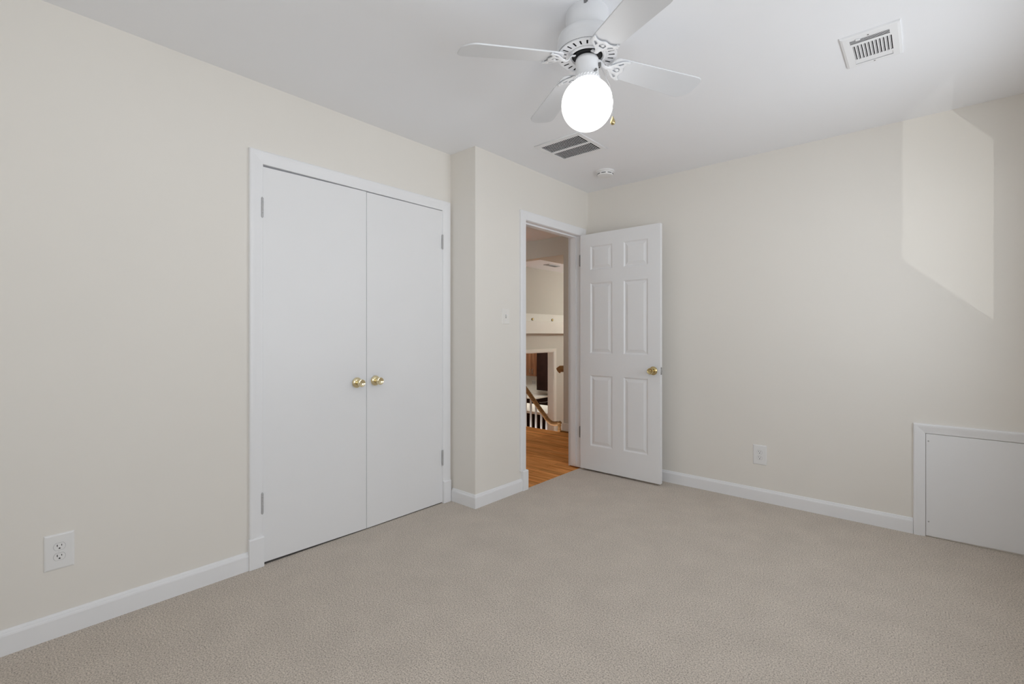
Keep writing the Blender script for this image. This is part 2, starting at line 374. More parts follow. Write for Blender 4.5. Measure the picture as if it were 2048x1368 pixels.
PY = lambda a, z, t: (a, -t, z)
t3 = casing('trim_3', 2.5325, 2.930, 0.5965, 0.0, PY, 'white mitred casing around the low access hatch', 0.054 / 0.066)

# ------------------------------------------------------------------ doors
def hinge_mesh(z0, z1, r=0.006, plate=None):
    m = MB(); n = 5; h = (z1 - z0) / n
    for k in range(n): m.lathe([(0, z0 + k * h + 0.0006), (r, z0 + k * h + 0.0006), (r, z0 + (k + 1) * h - 0.0006), (0, z0 + (k + 1) * h - 0.0006)], 16)
    m.lathe([(0, z0 - 0.005), (r * 0.6, z0 - 0.003), (r * 0.75, z0 + 0.001)], 12); m.lathe([(r * 0.75, z1 - 0.001), (r * 0.6, z1 + 0.003), (0, z1 + 0.005)], 12)
    m.lathe([(0, z0), (r * 0.5, z0), (r * 0.5, z1), (0, z1)], 10)
    if plate: m.box(*plate, z0, z1)
    return m
RX = Matrix.Rotation(PI / 2, 4, 'Y')           # +Z -> +X
RYN = Matrix.Rotation(PI / 2, 4, 'X')          # +Z -> -Y
def knob(parent, loc, R, scale=1.0, material='brass', key=False):
    s = scale
    T = Matrix.Translation(loc) @ R
    k = MB(); k.lathe([(0.0125 * s, 0.010 * s), (0.0115 * s, 0.022 * s), (0.0125 * s, 0.030 * s), (0.0165 * s, 0.036 * s), (0.0205 * s, 0.043 * s), (0.0225 * s, 0.051 * s), (0.0225 * s, 0.056 * s), (0.0212 * s, 0.0595 * s),
                             (0.0190 * s, 0.0600 * s), (0.0165 * s, 0.0585 * s), (0.010 * s, 0.0560 * s), (0, 0.0552 * s)], 48, T)
    ko = k.build('door_knob', material, parent, smooth=True)
    r = MB(); r.lathe([(0, 0), (0.0305 * s, 0), (0.0312 * s, 0.003 * s), (0.0300 * s, 0.0055 * s), (0.0262 * s, 0.0095 * s), (0.020 * s, 0.0125 * s), (0.0155 * s, 0.0135 * s), (0.0125 * s, 0.0135 * s), (0.0125 * s, 0.012 * s)], 48, T)
    r.build('rosette', material, ko, smooth=True)
    if key:
        b = MB(); b.lathe([(0, 0.0545 * s), (0.006 * s, 0.0545 * s), (0.006 * s, 0.0585 * s), (0.0048 * s, 0.0592 * s), (0, 0.0592 * s)], 24, T); b.build('lock_button', 'brass_dark', ko, smooth=True)
    return ko

# closet leaves
def leaf(name, y0, y1, zb0, zb1, zt0, zt1, label, hy, hz, ky, kz, sgn):
    m = MB(); m.prism([(y0, zb0), (y1, zb1), (y1, zt1), (y0, zt0)], -0.031, 0.004, 'x')
    o = m.build(name, 'door', bevel=0.0012); struct(o, label, 'closet door')
    for z0, z1 in hz:
        h = hinge_mesh(z0, z1, 0.0058).build('hinge', 'hinge', o, smooth=True); h.location = (0.0125, hy, 0)
        q = MB(); q.box(-0.0085, -0.0068, 0.003 if sgn > 0 else -0.022, 0.022 if sgn > 0 else -0.003, z0, z1); q.build('hinge_leaf', 'door', h)
    knob(o, (0.004, ky, kz), RX)
    return o
leaf('door_2', -2.6795, -2.0865, 0.012, 0.005, 2.0195, 2.0265, 'flush white closet door with a brass knob on its free edge, farther from the entry doorway', -2.6830, ((1.762, 1.858), (0.265, 0.367)), -2.1505, 0.885, 1)
leaf('door_3', -2.0835, -1.4925, 0.0045, 0.006, 2.0245, 2.0265, 'flush white closet door with a brass knob, beside the narrow return wall', -1.4965, ((1.762, 1.858), (0.265, 0.367)), -2.0260, 0.8885, -1)

# six panel entry door, swung open against the back wall
def panel_door(W, Hh, T, xs, zs, panels):
    """front face at y=0 looking to -Y, door runs x 0..W, z 0..Hh, y 0..T"""
    m = MB(); bm = m.bm
    for side in (0, 1):
        Y = (lambda d: d) if side == 0 else (lambda d: T - d)
        X = sorted(set([0, W] + [c for q in panels for c in q[:2]])); Z = sorted(set([0, Hh] + [c for q in panels for c in q[2:]]))
        for i in range(len(X) - 1):
            for j in range(len(Z) - 1):
                x0, x1, z0, z1 = X[i], X[i + 1], Z[j], Z[j + 1]
                if any(abs(x0 - q[0]) < 1e-6 and abs(z0 - q[2]) < 1e-6 for q in panels):
                    rings = []
                    for off, d in ((0, 0), (0.004, 0.0012), (0.011, 0.0085), (0.0155, 0.0095), (0.020, 0.0085), (0.040, 0.0022), (0.043, 0.002)):
                        rings.append([bm.verts.new((a, Y(d), b)) for a, b in ((x0 + off, z0 + off), (x1 - off, z0 + off), (x1 - off, z1 - off), (x0 + off, z1 - off))])
                    for A, B2 in zip(rings, rings[1:]):
                        for k in range(4): bm.faces.new((A[k], A[(k + 1) % 4], B2[(k + 1) % 4], B2[k]))
                    bm.faces.new(rings[-1])
                else:
                    bm.faces.new([bm.verts.new((a, Y(0), b)) for a, b in ((x0, z0), (x1, z0), (x1, z1), (x0, z1))])
    bmesh.ops.remove_doubles(bm, verts=bm.verts, dist=1e-5)
    bnd = [e for e in bm.edges if len(e.link_faces) == 1]
    X = sorted(set([0, W] + [c for q in panels for c in q[:2]])); Z = sorted(set([0, Hh] + [c for q in panels for c in q[2:]]))
    for a, b in zip(X, X[1:]):
        for z in (0, Hh): bm.faces.new([bm.verts.new(c) for c in ((a, 0, z), (b, 0, z), (b, T, z), (a, T, z))])
    for a, b in zip(Z, Z[1:]):
        for x in (0, W): bm.faces.new([bm.verts.new(c) for c in ((x, 0, a), (x, 0, b), (x, T, b), (x, T, a))])
    return m
DX0, DW, DZ0, DH = 0.2700, 0.7250, 0.016, 2.013
pn = []
for xa, xb in ((0.370, 0.583), (0.682, 0.896)):
    for za, zb in ((0.222, 0.825), (1.008, 1.611), (1.717, 1.925)): pn.append((xa - DX0, xb - DX0, za - DZ0, zb - DZ0))
m = panel_door(DW, DH, 0.035, None, None, pn)
d1 = m.build('door_1', 'door', bevel=0.0012); d1.location = (DX0, -0.1605, DZ0)
struct(d1, 'white six panel entry door standing open against the back wall', 'door')
for z0, z1 in ((1.766, 1.860), (0.276, 0.368)):
    h = hinge_mesh(z0 - DZ0, z1 - DZ0, 0.0058, (0.0095, 0.0115, -0.002, 0.018)).build('hinge', 'screw', d1, smooth=True); h.location = (-0.0115, 0.0125, 0)
knob(d1, (0.939 - DX0, 0.0, 0.888 - DZ0), RYN, 1.08, 'brass_dark', True)
m = MB(); m.box(DW - 0.0005, DW + 0.0015, 0.006, 0.029, 0.859 - DZ0, 0.917 - DZ0); lp = m.build('latch_plate', 'steel', d1, bevel=0.0006)
m = MB(); m.prism([(0.011, DW), (0.024, DW), (0.024, DW + 0.004), (0.013, DW + 0.011), (0.011, DW + 0.011)], 0.881 - DZ0, 0.895 - DZ0, 'z')
for v in m.bm.verts: v.co.x, v.co.y = v.co.y, v.co.x
m.build('latch_bolt', 'steel', lp)
for z in (0.866, 0.910):
    m = MB(); m.cyl((DW + 0.0012, 0.0175, z - DZ0), 0.0035, 0.0012, 'x', 12); m.build('screw', 'screw', lp)

# low access hatch
m = MB(); m.prism([(2.5345, 0.006), (2.928, 0.010), (2.928, 0.5930), (2.5345, 0.5945)], -0.009, 0.0, 'y')
d4 = struct(m.build('door_4', 'door', bevel=0.0015), 'small flush white access hatch low in the back wall', 'access hatch')
for x, z in ((2.545, 0.553), (2.546, 0.088)):
    m = MB(); m.cyl((x, -0.0102, z), 0.004, 0.0014, 'y', 12); m.build('screw', 'groove', d4)
for z in (0.495, 0.115):
    h = hinge_mesh(z - 0.025, z + 0.025, 0.004).build('hinge', 'hinge', d4, smooth=True); h.location = (2.929, -0.012, 0)

# ------------------------------------------------------------------ outlets and switch
def outlet(loc, rotz, label, material='plastic', w=0.087, h=0.137):
    """plate faces -Y locally"""
    t = empty('wall_outlet', loc, (0, 0, rotz)); tag(t, label, 'outlet', 'wall outlets')
    W, Hh = w / 2, h / 2; dep = 0.006; b = 0.006
    m = MB(); bm = m.bm; rings = []
    for off, d in ((0, 0), (0, 0.0022), (b * 0.35, 0.0045), (b, dep)):
        rings.append([bm.verts.new((x, -d, z)) for x, z in ((-W + off, -Hh + off), (W - off, -Hh + off), (W - off, Hh - off), (-W + off, Hh - off))])
    for A, B2 in zip(rings, rings[1:]):
        for k in range(4): bm.faces.new((A[k], A[(k + 1) % 4], B2[(k + 1) % 4], B2[k]))
    bm.faces.new(rings[-1]); bm.faces.new(rings[0][::-1])
    m.build('cover_plate', material, t)
    MT = lambda z, y: Matrix(((1, 0, 0, 0), (0, 0, -1, y), (0, 1, 0, z), (0, 0, 0, 1)))
    for zc in (0.0195, -0.0195):
        def face(r, hw, n=10):
            out = []
            a0 = math.asin(hw / r)
            for s in (0, 1):
                for k in range(n + 1):
                    a = -a0 + 2 * a0 * k / n
                    out.append((r * math.cos(a) * (1 if s == 0 else -1), r * math.sin(a) * (1 if s == 0 else -1)))
            return out
        m = MB(); add_mesh(m, plate_mesh([face(0.0178, 0.0145)], 0.0010), MT(zc, -dep + 0.0006)); m.build('seam', 'groove', t)
        m = MB(); add_mesh(m, plate_mesh([face(0.0168, 0.0135)], 0.0018), MT(zc, -dep + 0.0006)); rc = m.build('receptacle', material, t)
        m = MB()
        m.box(-0.0075, -0.0052, -dep - 0.0016, -dep - 0.0008, zc + 0.0005, zc + 0.0085); m.box(0.0052, 0.0072, -dep - 0.0016, -dep - 0.0008, zc + 0.0015, zc + 0.008)
        add_mesh(m, plate_mesh([[(0.0026 * math.cos(a), zc - 0.0068 + 0.0030 * math.sin(a)) for a in [PI * k / 8 for k in range(9)]] + [(-0.0026, zc - 0.0088), (0.0026, zc - 0.0088)]], 0.0008), Matrix(((1, 0, 0, 0), (0, 0, -1, -dep - 0.0008), (0, 1, 0, 0), (0, 0, 0, 1))))
        m.build('plug_slots', 'slot', rc)
    m = MB(); m.lathe([(0, 0), (0.0032, 0), (0.0028, 0.0010), (0, 0.0014)], 16, Matrix.Translation((0, -dep, 0)) @ RYN); m.build('screw', material, t)
    return t
outlet((0.0, -3.4265, 0.3275), PI / 2, 'white double outlet low on the wall beside the double closet doors')
outlet((1.6545, 0.0, 0.3245), 0.0, 'white double outlet between the open panelled door and the low access hatch')
t = empty('light_switch', (XB, -1.109, 1.300), (0, 0, PI / 2)); tag(t, 'white toggle light switch on the wall beside the open doorway', 'light switch')
m = MB(); bm = m.bm; rings = []
for off, d in ((0, 0), (0, 0.002), (0.002, 0.0042), (0.006, 0.0055)):
    rings.append([bm.verts.new((x, -d, z)) for x, z in ((-0.0405 + off, -0.056 + off), (0.0405 - off, -0.056 + off), (0.0405 - off, 0.056 - off), (-0.0405 + off, 0.056 - off))])
for A, B2 in zip(rings, rings[1:]):
    for k in range(4): bm.faces.new((A[k], A[(k + 1) % 4], B2[(k + 1) % 4], B2[k]))
bm.faces.new(rings[-1]); bm.faces.new(rings[0][::-1]); m.build('cover_plate', 'switch', t)
m = MB(); m.box(-0.006, 0.006, -0.0062, -0.005, -0.013, 0.013); sl = m.build('toggle_slot', 'groove', t)
m = MB(); m.box(-0.004, 0.004, -0.018, -0.004, -0.0055, 0.0055, Matrix.Rotation(math.radians(-22), 4, 'X')); m.build('toggle', 'plastic', t, bevel=0.0012)
for z in (0.030, -0.030):
    m = MB(); m.lathe([(0, 0), (0.003, 0), (0.0025, 0.001), (0, 0.0013)], 14, Matrix.Translation((0, -0.0055, z)) @ RYN); m.build('screw', 'plastic', t)

# ------------------------------------------------------------------ ceiling registers and smoke detector
t = empty('return_air_grille', (0.7175, -0.968, H)); tag(t, 'square white louvred return air grille on the ceiling below the fan globe', 'ceiling vent')
A = 0.1785
m = MB(); add_mesh(m, plate_mesh([[(-A, -A), (A, -A), (A, A), (-A, A)], [(-0.149, -0.139), (-0.149, -0.013), (0.149, -0.013), (0.149, -0.139)], [(-0.149, 0.009), (-0.149, 0.139), (0.149, 0.139), (0.149, 0.009)]], 0.007, 0.0015), Matrix.Translation((0, 0, -0.007)))
m.build('frame', 'trim', t)
m = MB()
for y0, y1 in ((-0.139, -0.013), (0.009, 0.139)): m.box(-0.149, 0.149, y0, y1, -0.0012, -0.0004)
m.build('duct_shade_plate', 'duct', t)  # flat black plates stand in for the shaded depth behind the louvres
m = MB()
for y0, y1 in ((-0.139, -0.013), (0.009, 0.139)):
    for k in range(1, 22):
        x = -0.149 + 0.298 * k / 22; m.box(x - 0.0014, x + 0.0014, y0 - 0.001, y1 + 0.001, -0.0060, -0.0045)
m.build('louvres', 'trim', t)

t = empty('supply_air_register', (2.3555, -1.0455, H)); tag(t, 'rectangular white supply register with short slats on the ceiling near the window wall', 'ceiling vent')
def hole(x0, x1, y0, y1): return [(x0, y0), (x0, y1), (x1, y1), (x1, y0)]
hx = [(-0.0635 + 0.0127 * k, -0.0635 + 0.0127 * k + 0.0078) for k in range(11)]
holes = [hole(-0.0695, 0.0665, -0.1115, -0.0795)] + [hole(a, b, -0.060, 0.070) for a, b in hx] + [hole(-0.0665, 0.0695, 0.0855, 0.118)]
m = MB(); bm = m.bm
add_mesh(m, plate_mesh([[(-0.0925, -0.138), (0.0925, -0.138), (0.0925, 0.138), (-0.0925, 0.138)]] + holes, 0.0016), Matrix.Translation((0, 0, -0.0100)))
rings = [[bm.verts.new((sx_ * a, sy_ * b, z)) for sx_, sy_ in ((-1, -1), (1, -1), (1, 1), (-1, 1))] for a, b, z in ((0.0925, 0.138, -0.0098), (0.1015, 0.147, -0.0065), (0.1025, 0.148, -0.002), (0.1025, 0.148, 0.0))]
for A_, B2 in zip(rings, rings[1:]):
    for k in range(4): bm.faces.new((A_[k], A_[(k + 1) % 4], B2[(k + 1) % 4], B2[k]))
m.build('frame', 'trim', t)
m = MB(); m.box(-0.086, 0.086, -0.130, 0.130, -0.0018, -0.0006); m.build('duct_shade_plate', 'duct', t)  # solid black plate, shade behind the slats given as colour
m = MB()
for y in (-0.1045, -0.0955, -0.0865): m.box(-0.0695, 0.0665, y - 0.0012, y + 0.0012, -0.0092, -0.0080)
Rs = Matrix.Rotation(math.radians(32), 4, 'Y')
for a, b in hx: m.box(-0.0021, 0.0021, -0.060, 0.070, -0.0005, 0.0005, Matrix.Translation(((a + 0.0022), 0, -0.0078)) @ Rs)
m.box(-0.0665, 0.0695, 0.0855, 0.118, -0.0004, 0.0004, Matrix.Translation((0, 0, -0.0070)))
m.build('slats', 'trim', t)
m = MB(); m.box(-0.048, -0.031, -0.122, -0.112, -0.0165, -0.0100); m.build('damper_lever', 'trim', t, bevel=0.002)
for x, y in ((-0.004, -0.1245), (0.002, 0.129)):
    m = MB(); m.cyl((x, y, -0.0110), 0.0035, 0.0012, 'z', 12); m.build('screw', 'screw', t)

t = empty('smoke_detector', (0.652, -0.398, H)); tag(t, 'round white smoke detector on the ceiling above the open doorway', 'smoke detector')
m = MB(); m.lathe([(0, 0), (0.070, 0), (0.0705, -0.004), (0.070, -0.010), (0.067, -0.012), (0, -0.012)], 56); m.build('mounting_base', 'plastic', t, smooth=True)
m = MB(); m.lathe([(0.055, -0.012), (0.0635, -0.013), (0.0645, -0.016), (0.0625, -0.022), (0.0600, -0.032), (0.0565, -0.0365), (0.048, -0.0385), (0.030, -0.040), (0, -0.0405)], 56); cv = m.build('cover', 'plastic', t, smooth=True)
m = MB()
for k in range(8):
    a0 = 2 * PI * k / 8 + 0.1
    for q in range(6):
        a = a0 + q * 0.09
        m.box(-0.0012, 0.0008, -0.0030, 0.0030, -0.0022, 0.0022, Matrix.Translation((0.0616 * math.cos(a), 0.0616 * math.sin(a), -0.0265)) @ Matrix.Rotation(a, 4, 'Z'))
m.build('vent_slots', 'slot', cv)

# ------------------------------------------------------------------ ceiling fan
FX, FY = 1.523, -2.045
fan = empty('ceiling_fan', (FX, FY, H)); tag(fan, 'white four blade ceiling fan with a lit round glass globe', 'ceiling fan')
z = lambda v: v - H
m = MB(); m.lathe([(0, 0), (0.0835, 0), (0.0845, -0.004), (0.0845, -0.030), (0.0835, -0.052), (0.0800, -0.070), (0.0740, -0.083), (0.0680, -0.088), (0.050, -0.090), (0, -0.090)], 64); can = m.build('canopy', 'fan', fan, smooth=True)
va = math.radians(-64)
m = MB(); m.box(0.0838, 0.0856, -0.0035, 0.0065, -0.014, -0.002); m.cyl((0.0846, 0.009, -0.0075), 0.0034, 0.0025, 'x', 12)
o = m.build('canopy_screw', 'screw', can); o.rotation_euler = (0, 0, va + math.radians(0))
m = MB(); m.lathe([(0.060, z(2.352)), (0.092, z(2.352)), (0.1060, z(2.349)), (0.1125, z(2.344)), (0.1165, z(2.335)), (0.1180, z(2.325)), (0.1185, z(2.318)), (0.1175, z(2.314)), (0.1180, z(2.310)), (0.1185, z(2.290)), (0.1180, z(2.281)), (0.1150, z(2.2765)), (0.1150, z(2.272))], 72)
m.build('motor_housing', 'fan', fan, smooth=True)
# slotted bottom plate
NS = 24; outl = [[(0.1165 * math.cos(2 * PI * k / 96), 0.1165 * math.sin(2 * PI * k / 96)) for k in range(96)], [(0.060 * math.cos(-2 * PI * k / 72), 0.060 * math.sin(-2 * PI * k / 72)) for k in range(72)]]
for k in range(NS):
    a = 2 * PI * (k + 0.18) / NS; c, s = math.cos(a), math.sin(a); w = 0.0030
    outl.append([(c * r - s * q, s * r + c * q) for r, q in ((0.0835, -w), (0.0835, w), (0.1070, w * 1.25), (0.1070, -w * 1.25))])
m = MB(); add_mesh(m, plate_mesh(outl, 0.0012), Matrix.Translation((0, 0, z(2.2710)))); m.build('vent_plate', 'fan', fan)
m = MB(); m.lathe([(0.0605, z(2.273)), (0.064, z(2.2655)), (0.0675, z(2.2645)), (0.071, z(2.2655)), (0.074, z(2.270))], 72); m.build('inner_rim', 'fan', fan, smooth=True)
m = MB(); m.lathe([(0, z(2.280)), (0.116, z(2.280)), (0.116, z(2.277)), (0, z(2.277))], 64); m.lathe([(0, z(2.274)), (0.054, z(2.274)), (0.054, z(2.266)), (0, z(2.266))], 48); m.build('rotor', 'black', fan, smooth=True)
# switch housing, fitter, globe
m = MB(); m.lathe([(0, z(2.268)), (0.030, z(2.268)), (0.041, z(2.262)), (0.0445, z(2.256)), (0.0462, z(2.2495)), (0.0462, z(2.2465)), (0.0450, z(2.244)), (0.0455, z(2.205)), (0.0460, z(2.198)), (0, z(2.196))], 56); sw = m.build('switch_housing', 'fan', fan, smooth=True)
m = MB(); m.lathe([(0.036, z(2.199)), (0.047, z(2.1985)), (0.0475, z(2.190)), (0.0488, z(2.187)), (0.0500, z(2.183)), (0.0500, z(2.168)), (0.0485, z(2.165)), (0.042, z(2.165))], 56); ft = m.build('globe_fitter', 'fan', fan, smooth=True)
m = MB(); nb = 26
for k in range(nb):
    a = 2 * PI * k / nb
    for s in (-1, 1):
        R = Matrix.Translation((0, 0, z(2.1755))) @ Matrix.Rotation(a, 4, 'Z') @ Matrix.Translation((0.0505, 0, s * 0.0038)) @ Matrix.Rotation(math.radians(s * 38), 4, 'X')
        bmesh.ops.create_uvsphere(m.bm, u_segments=8, v_segments=6, radius=1.0, matrix=R @ Matrix.Diagonal((0.0024, 0.0070, 0.0028, 1)))
m.build('rope_band', 'fan', ft, smooth=True)
m = MB(); m.cyl((0.047, 0, z(2.1905)), 0.003, 0.010, 'x', 12); m.lathe([(0, 0), (0.0055, 0), (0.0055, 0.004), (0, 0.004)], 14, Matrix.Translation((0.056, 0, z(2.1905))) @ RX)
o = m.build('thumb_screw', 'screw', ft); o.rotation_euler = (0, 0, math.radians(-22))
GC, GR = 2.079, 0.1012
prof = []
for k in range(41):
    a = PI * k / 40
    r, zz = GR * math.sin(a), GC - GR * math.cos(a)
    if zz > 2.1665: break
    prof.append((r, z(zz)))
prof.append((0.0445, z(2.172)))
m = MB(); m.lathe(prof, 64); m.build('globe', 'globe', fan, smooth=True)
# pull chain: pulled over the globe, then hanging
sa = math.radians(20)
p0 = Vector((0.050 * math.cos(sa), 0.050 * math.sin(sa), z(2.2275)))
m = MB(); m.box(0.043, 0.055, -0.006, 0.006, z(2.2215), z(2.2345)); o = m.build('pull_switch', 'screw', sw); o.rotation_euler = (0, 0, sa)
cd = Vector((math.cos(math.radians(14)), math.sin(math.radians(14)), 0))
pts = [p0 + Vector((0.004, 0, -0.003))]
for k in range(1, 6): pts.append(p0.lerp(cd * 0.1000 + Vector((0, 0, z(2.118))), k / 6))
for a in (24, 14, 4): pts.append(cd * ((GR + 0.0016) * math.cos(math.radians(a))) + Vector((0, 0, z(GC + (GR + 0.0016) * math.sin(math.radians(a))))))
end = cd * (GR + 0.0018) + Vector((0, 0, z(2.007)))
pts += [cd * (GR + 0.0018) + Vector((0, 0, z(2.04))), end]
m = MB(); m.tube(pts, 0.0009, None, 6)
for i in range(len(pts) - 1):
    n = max(1, int((pts[i + 1] - pts[i]).length / 0.0042))
    for k in range(n): m.ball(pts[i].lerp(pts[i + 1], k / n), 0.0015, seg=6)
ch = m.build('pull_chain', 'steel', fan, smooth=True)
m = MB(); m.lathe([(0, 0.004), (0.0028, 0.003), (0.0035, -0.001), (0.0062, -0.006), (0.0088, -0.013), (0.0094, -0.019), (0.0080, -0.0245), (0.0045, -0.0275), (0, -0.028)], 24, Matrix.Translation(end))
m.build('chain_pendant', 'brass_dark', ch, smooth=True)
# blades and their brackets
def blade_outline():
    """x out from the hub; the +y corner of the tip is cut back farther than the -y one"""
    w = lambda x: 0.0525 + (x - 0.15) * 0.0135 / 0.31
    a = [(0.108, 0.020), (0.112, 0.036), (0.118, 0.046), (0.128, 0.0505)] + [(x, w(x)) for x in (0.15, 0.25, 0.35, 0.43, 0.452)]
    a += [(0.466, 0.0645), (0.478, 0.0590), (0.490, 0.0490), (0.501, 0.0360), (0.508, 0.0230), (0.5105, 0.0100)]
    b = [(0.512, -0.0150), (0.5115, -0.0380), (0.509, -0.0500), (0.503, -0.0590), (0.494, -0.0648), (0.480, -0.0668)]
    b += [(x, -w(x)) for x in (0.45, 0.35, 0.25, 0.15)] + [(0.128, -0.0505), (0.118, -0.046), (0.112, -0.036), (0.108, -0.020)]
    return a + b
wing = [(0.112, 0.010), (0.124, 0.0135), (0.136, 0.022), (0.150, 0.034), (0.168, 0.045), (0.188, 0.0520), (0.205, 0.0545), (0.213, 0.0525), (0.2145, 0.0475), (0.208, 0.0420), (0.199, 0.0350), (0.1945, 0.0270), (0.1940, 0.0190), (0.1975, 0.0110), (0.2020, 0.0050), (0.2030, 0.0)]
wing = wing + [(x, -y) for x, y in reversed(wing[:-1])]
sq = lambda q: [(0.096 + (x - 0.112) * 0.74, y) for x, y in q]
wing = sq(wing)
wholes = [[(0.153, 0.024), (0.178, 0.0415), (0.186, 0.034), (0.170, 0.022)], [(0.153, -0.024), (0.170, -0.022), (0.186, -0.034), (0.178, -0.0415)], [(0.147, 0.010), (0.172, 0.013), (0.183, 0.006), (0.183, -0.006), (0.172, -0.013), (0.147, -0.010)]]
wholes = [sq(q) for q in wholes]
blade_me = None
for deg in (58.94, 148.94, -31.06, -121.06):
    e = None
    if blade_me is None:
        m = MB(); add_mesh(m, plate_mesh([blade_outline()], 0.006, 0.0015)); b0 = m.build('blade', 'blade', fan)
        m = MB(); add_mesh(m, plate_mesh([wing] + [q[::-1] for q in wholes], 0.0045, 0.0012), Matrix.Translation((0, 0, -0.0078)))
        m.ball((0.138, 0, -0.0072), 0.0075, (1, 1, 0.35))
        for x, y in ((0.164, 0.047), (0.164, -0.047), (0.151, 0.0)): m.cyl((x, y, -0.0045), 0.004, 0.0048, 'z', 10)
        arm = [(0.114, 0, -0.0056), (0.102, 0, -0.0075), (0.090, 0, -0.0095), (0.080, 0, -0.0065), (0.070, 0, 0.0050), (0.062, 0, 0.0115), (0.048, 0, 0.0128)]
        n0 = len(m.bm.verts); m.tube(arm, 0.0085, 0.0030, 12)
        for x, y in ((0.164, 0.047), (0.164, -0.047), (0.151, 0.0)): m.ball((x, y, -0.0080), 0.0028, (1, 1, 0.4), 10)
        m.ball((0.0545, 0, 0.0100), 0.0036, (1, 1, 0.4), 10)
        k0 = m.build('blade_bracket', 'fan', b0, smooth=True)
        b = b0
    else:
        b = b0.copy(); col.objects.link(b); b.parent = fan
        k1 = k0.copy(); col.objects.link(k1); k1.parent = b
    b.location = (-0.0037, -0.0022, z(2.2558))
    tilt = Matrix.Rotation(0.0237, 3, 'X') @ Matrix.Rotation(0.0116, 3, 'Y')      # the old fan hangs a little out of true
    b.rotation_euler = (tilt @ Matrix.Rotation(math.radians(deg), 3, 'Z') @ Matrix.Rotation(0.085, 3, 'Y') @ Matrix.Rotation(math.radians(-10.65), 3, 'X')).to_euler()

# ------------------------------------------------------------------ landing beyond the doorway
HC = 2.365; FZ = -0.006
m = MB(); m.box(-3.2, XB, YB + 0.12, 1.05, FZ - 0.10, FZ)
struct(m.build('floor.001', 'floorwood'), 'oak strip floor of the landing beyond the doorway', 'floor')
m = MB(); m.box(-3.2, XB - 0.115, YB + 0.12, 1.2, HC, HC + 0.2)
struct(m.build('ceiling.001', 'ceil'), 'shaded ceiling of the landing beyond the doorway', 'ceiling')
OX, OZ = -0.773, 2.137
m = MB(); m.prism([(OX, -1.2), (XB, -1.2), (XB, HC + 0.2), (-3.2, HC + 0.2), (-3.2, OZ), (OX, OZ)], 1.08, 1.20, 'y')
struct(m.build('wall_landing', 'tan'), 'tan wall with a wide opening from landing to stairs', 'wall')
m = MB(); m.box(XB - 0.115, XB, 0.12, 1.08, -1.2, HC + 0.2); struct(m.build('wall_hall', 'tan'), 'tan landing wall joining the bedroom corner', 'wall')
m = MB(); m.box(-3.32, -3.2, YB, 1.2, -1.2, HC + 0.2); m.box(-3.2, -0.12, YB + 0.0, YB + 0.12, -0.1, HC + 0.2); struct(m.build('wall_hall_end', 'tan'), 'tan end wall of the landing', 'wall')
m = MB(); m.prism([(OX - 0.014, FZ), (XB - 0.115, FZ), (XB - 0.115, 0.1), (OX - 0.014, 0.1)], 1.066, 1.08, 'y'); m.box(OX - 0.014, OX, 1.08, 1.20, FZ, 0.1)
struct(m.build('baseboard_landing', 'cream', bevel=0.003), 'cream baseboard at the landing opening', 'baseboard')
m = MB(); m.box(OX - 0.03, XB - 0.115, 1.05, 1.066, FZ - 0.05, 0.012); struct(m.build('trim_4', 'oak', bevel=0.003), 'oak shoe moulding under the landing baseboard', 'moulding')

# lower room shell
LZ = -1.14; LC = 2.27; LX = -2.34
m = MB(); m.box(LX - 0.12, 2.2, 1.05, 6.0, LZ - 0.1, LZ); struct(m.build('floor.002', 'floorwood'), 'oak floor of the lower room below the stairs', 'floor')
m = MB(); m.box(LX, 2.2, 1.2, 6.0, LC, LC + 0.1); struct(m.build('ceiling.002', 'ceil'), 'white ceiling of the lower room past the landing opening', 'ceiling')
m = MB(); m.box(-1.27, 2.2, 1.2, 6.0, 2.150, LC); struct(m.build('ceiling.003', 'tan'), 'tan dropped soffit beyond the landing opening', 'ceiling')
KY0, KY1, KZ = 1.9, 3.022, 0.876
m = MB(); m.prism([(1.2, LZ), (KY0, LZ), (KY0, KZ), (KY1, KZ), (KY1, LZ), (6.0, LZ), (6.0, LC), (1.2, LC)], LX - 0.117, LX, 'x')
struct(m.build('wall_far', 'tan'), 'tan wall of the lower room around the kitchen doorway', 'wall')
m = MB(); m.box(LX, 2.2, 6.0, 6.1, LZ, LC); m.box(2.2, 2.3, 1.05, 6.1, LZ, LC + 0.1); m.box(XB, 2.2, 1.05, 1.2, LZ, LC); struct(m.build('wall_lower_room', 'tan'), 'tan enclosing walls of the lower room', 'wall')
m = MB()
m.sweep([(0, 0), (0, 0.012), (0.02, 0.016), (0.06, 0.02), (0.068, 0.014), (0.068, 0)], lambda w, t: [Vector((LX + t, KY0 - w, LZ)), Vector((LX + t, KY0 - w, KZ + w * 0.8)), Vector((LX + t, KY1 + w, KZ + w * 0.8)), Vector((LX + t, KY1 + w, LZ))])
t5 = struct(m.build('trim_5', 'cream'), 'cream casing around the kitchen doorway seen past the stairs', 'door casing')
m = MB(); m.box(LX - 0.117, LX, KY1 - 0.010, KY1, LZ, KZ); m.box(LX - 0.117, LX, KY0, KY1, KZ - 0.010, KZ); m.build('jamb', 'cream', t5)
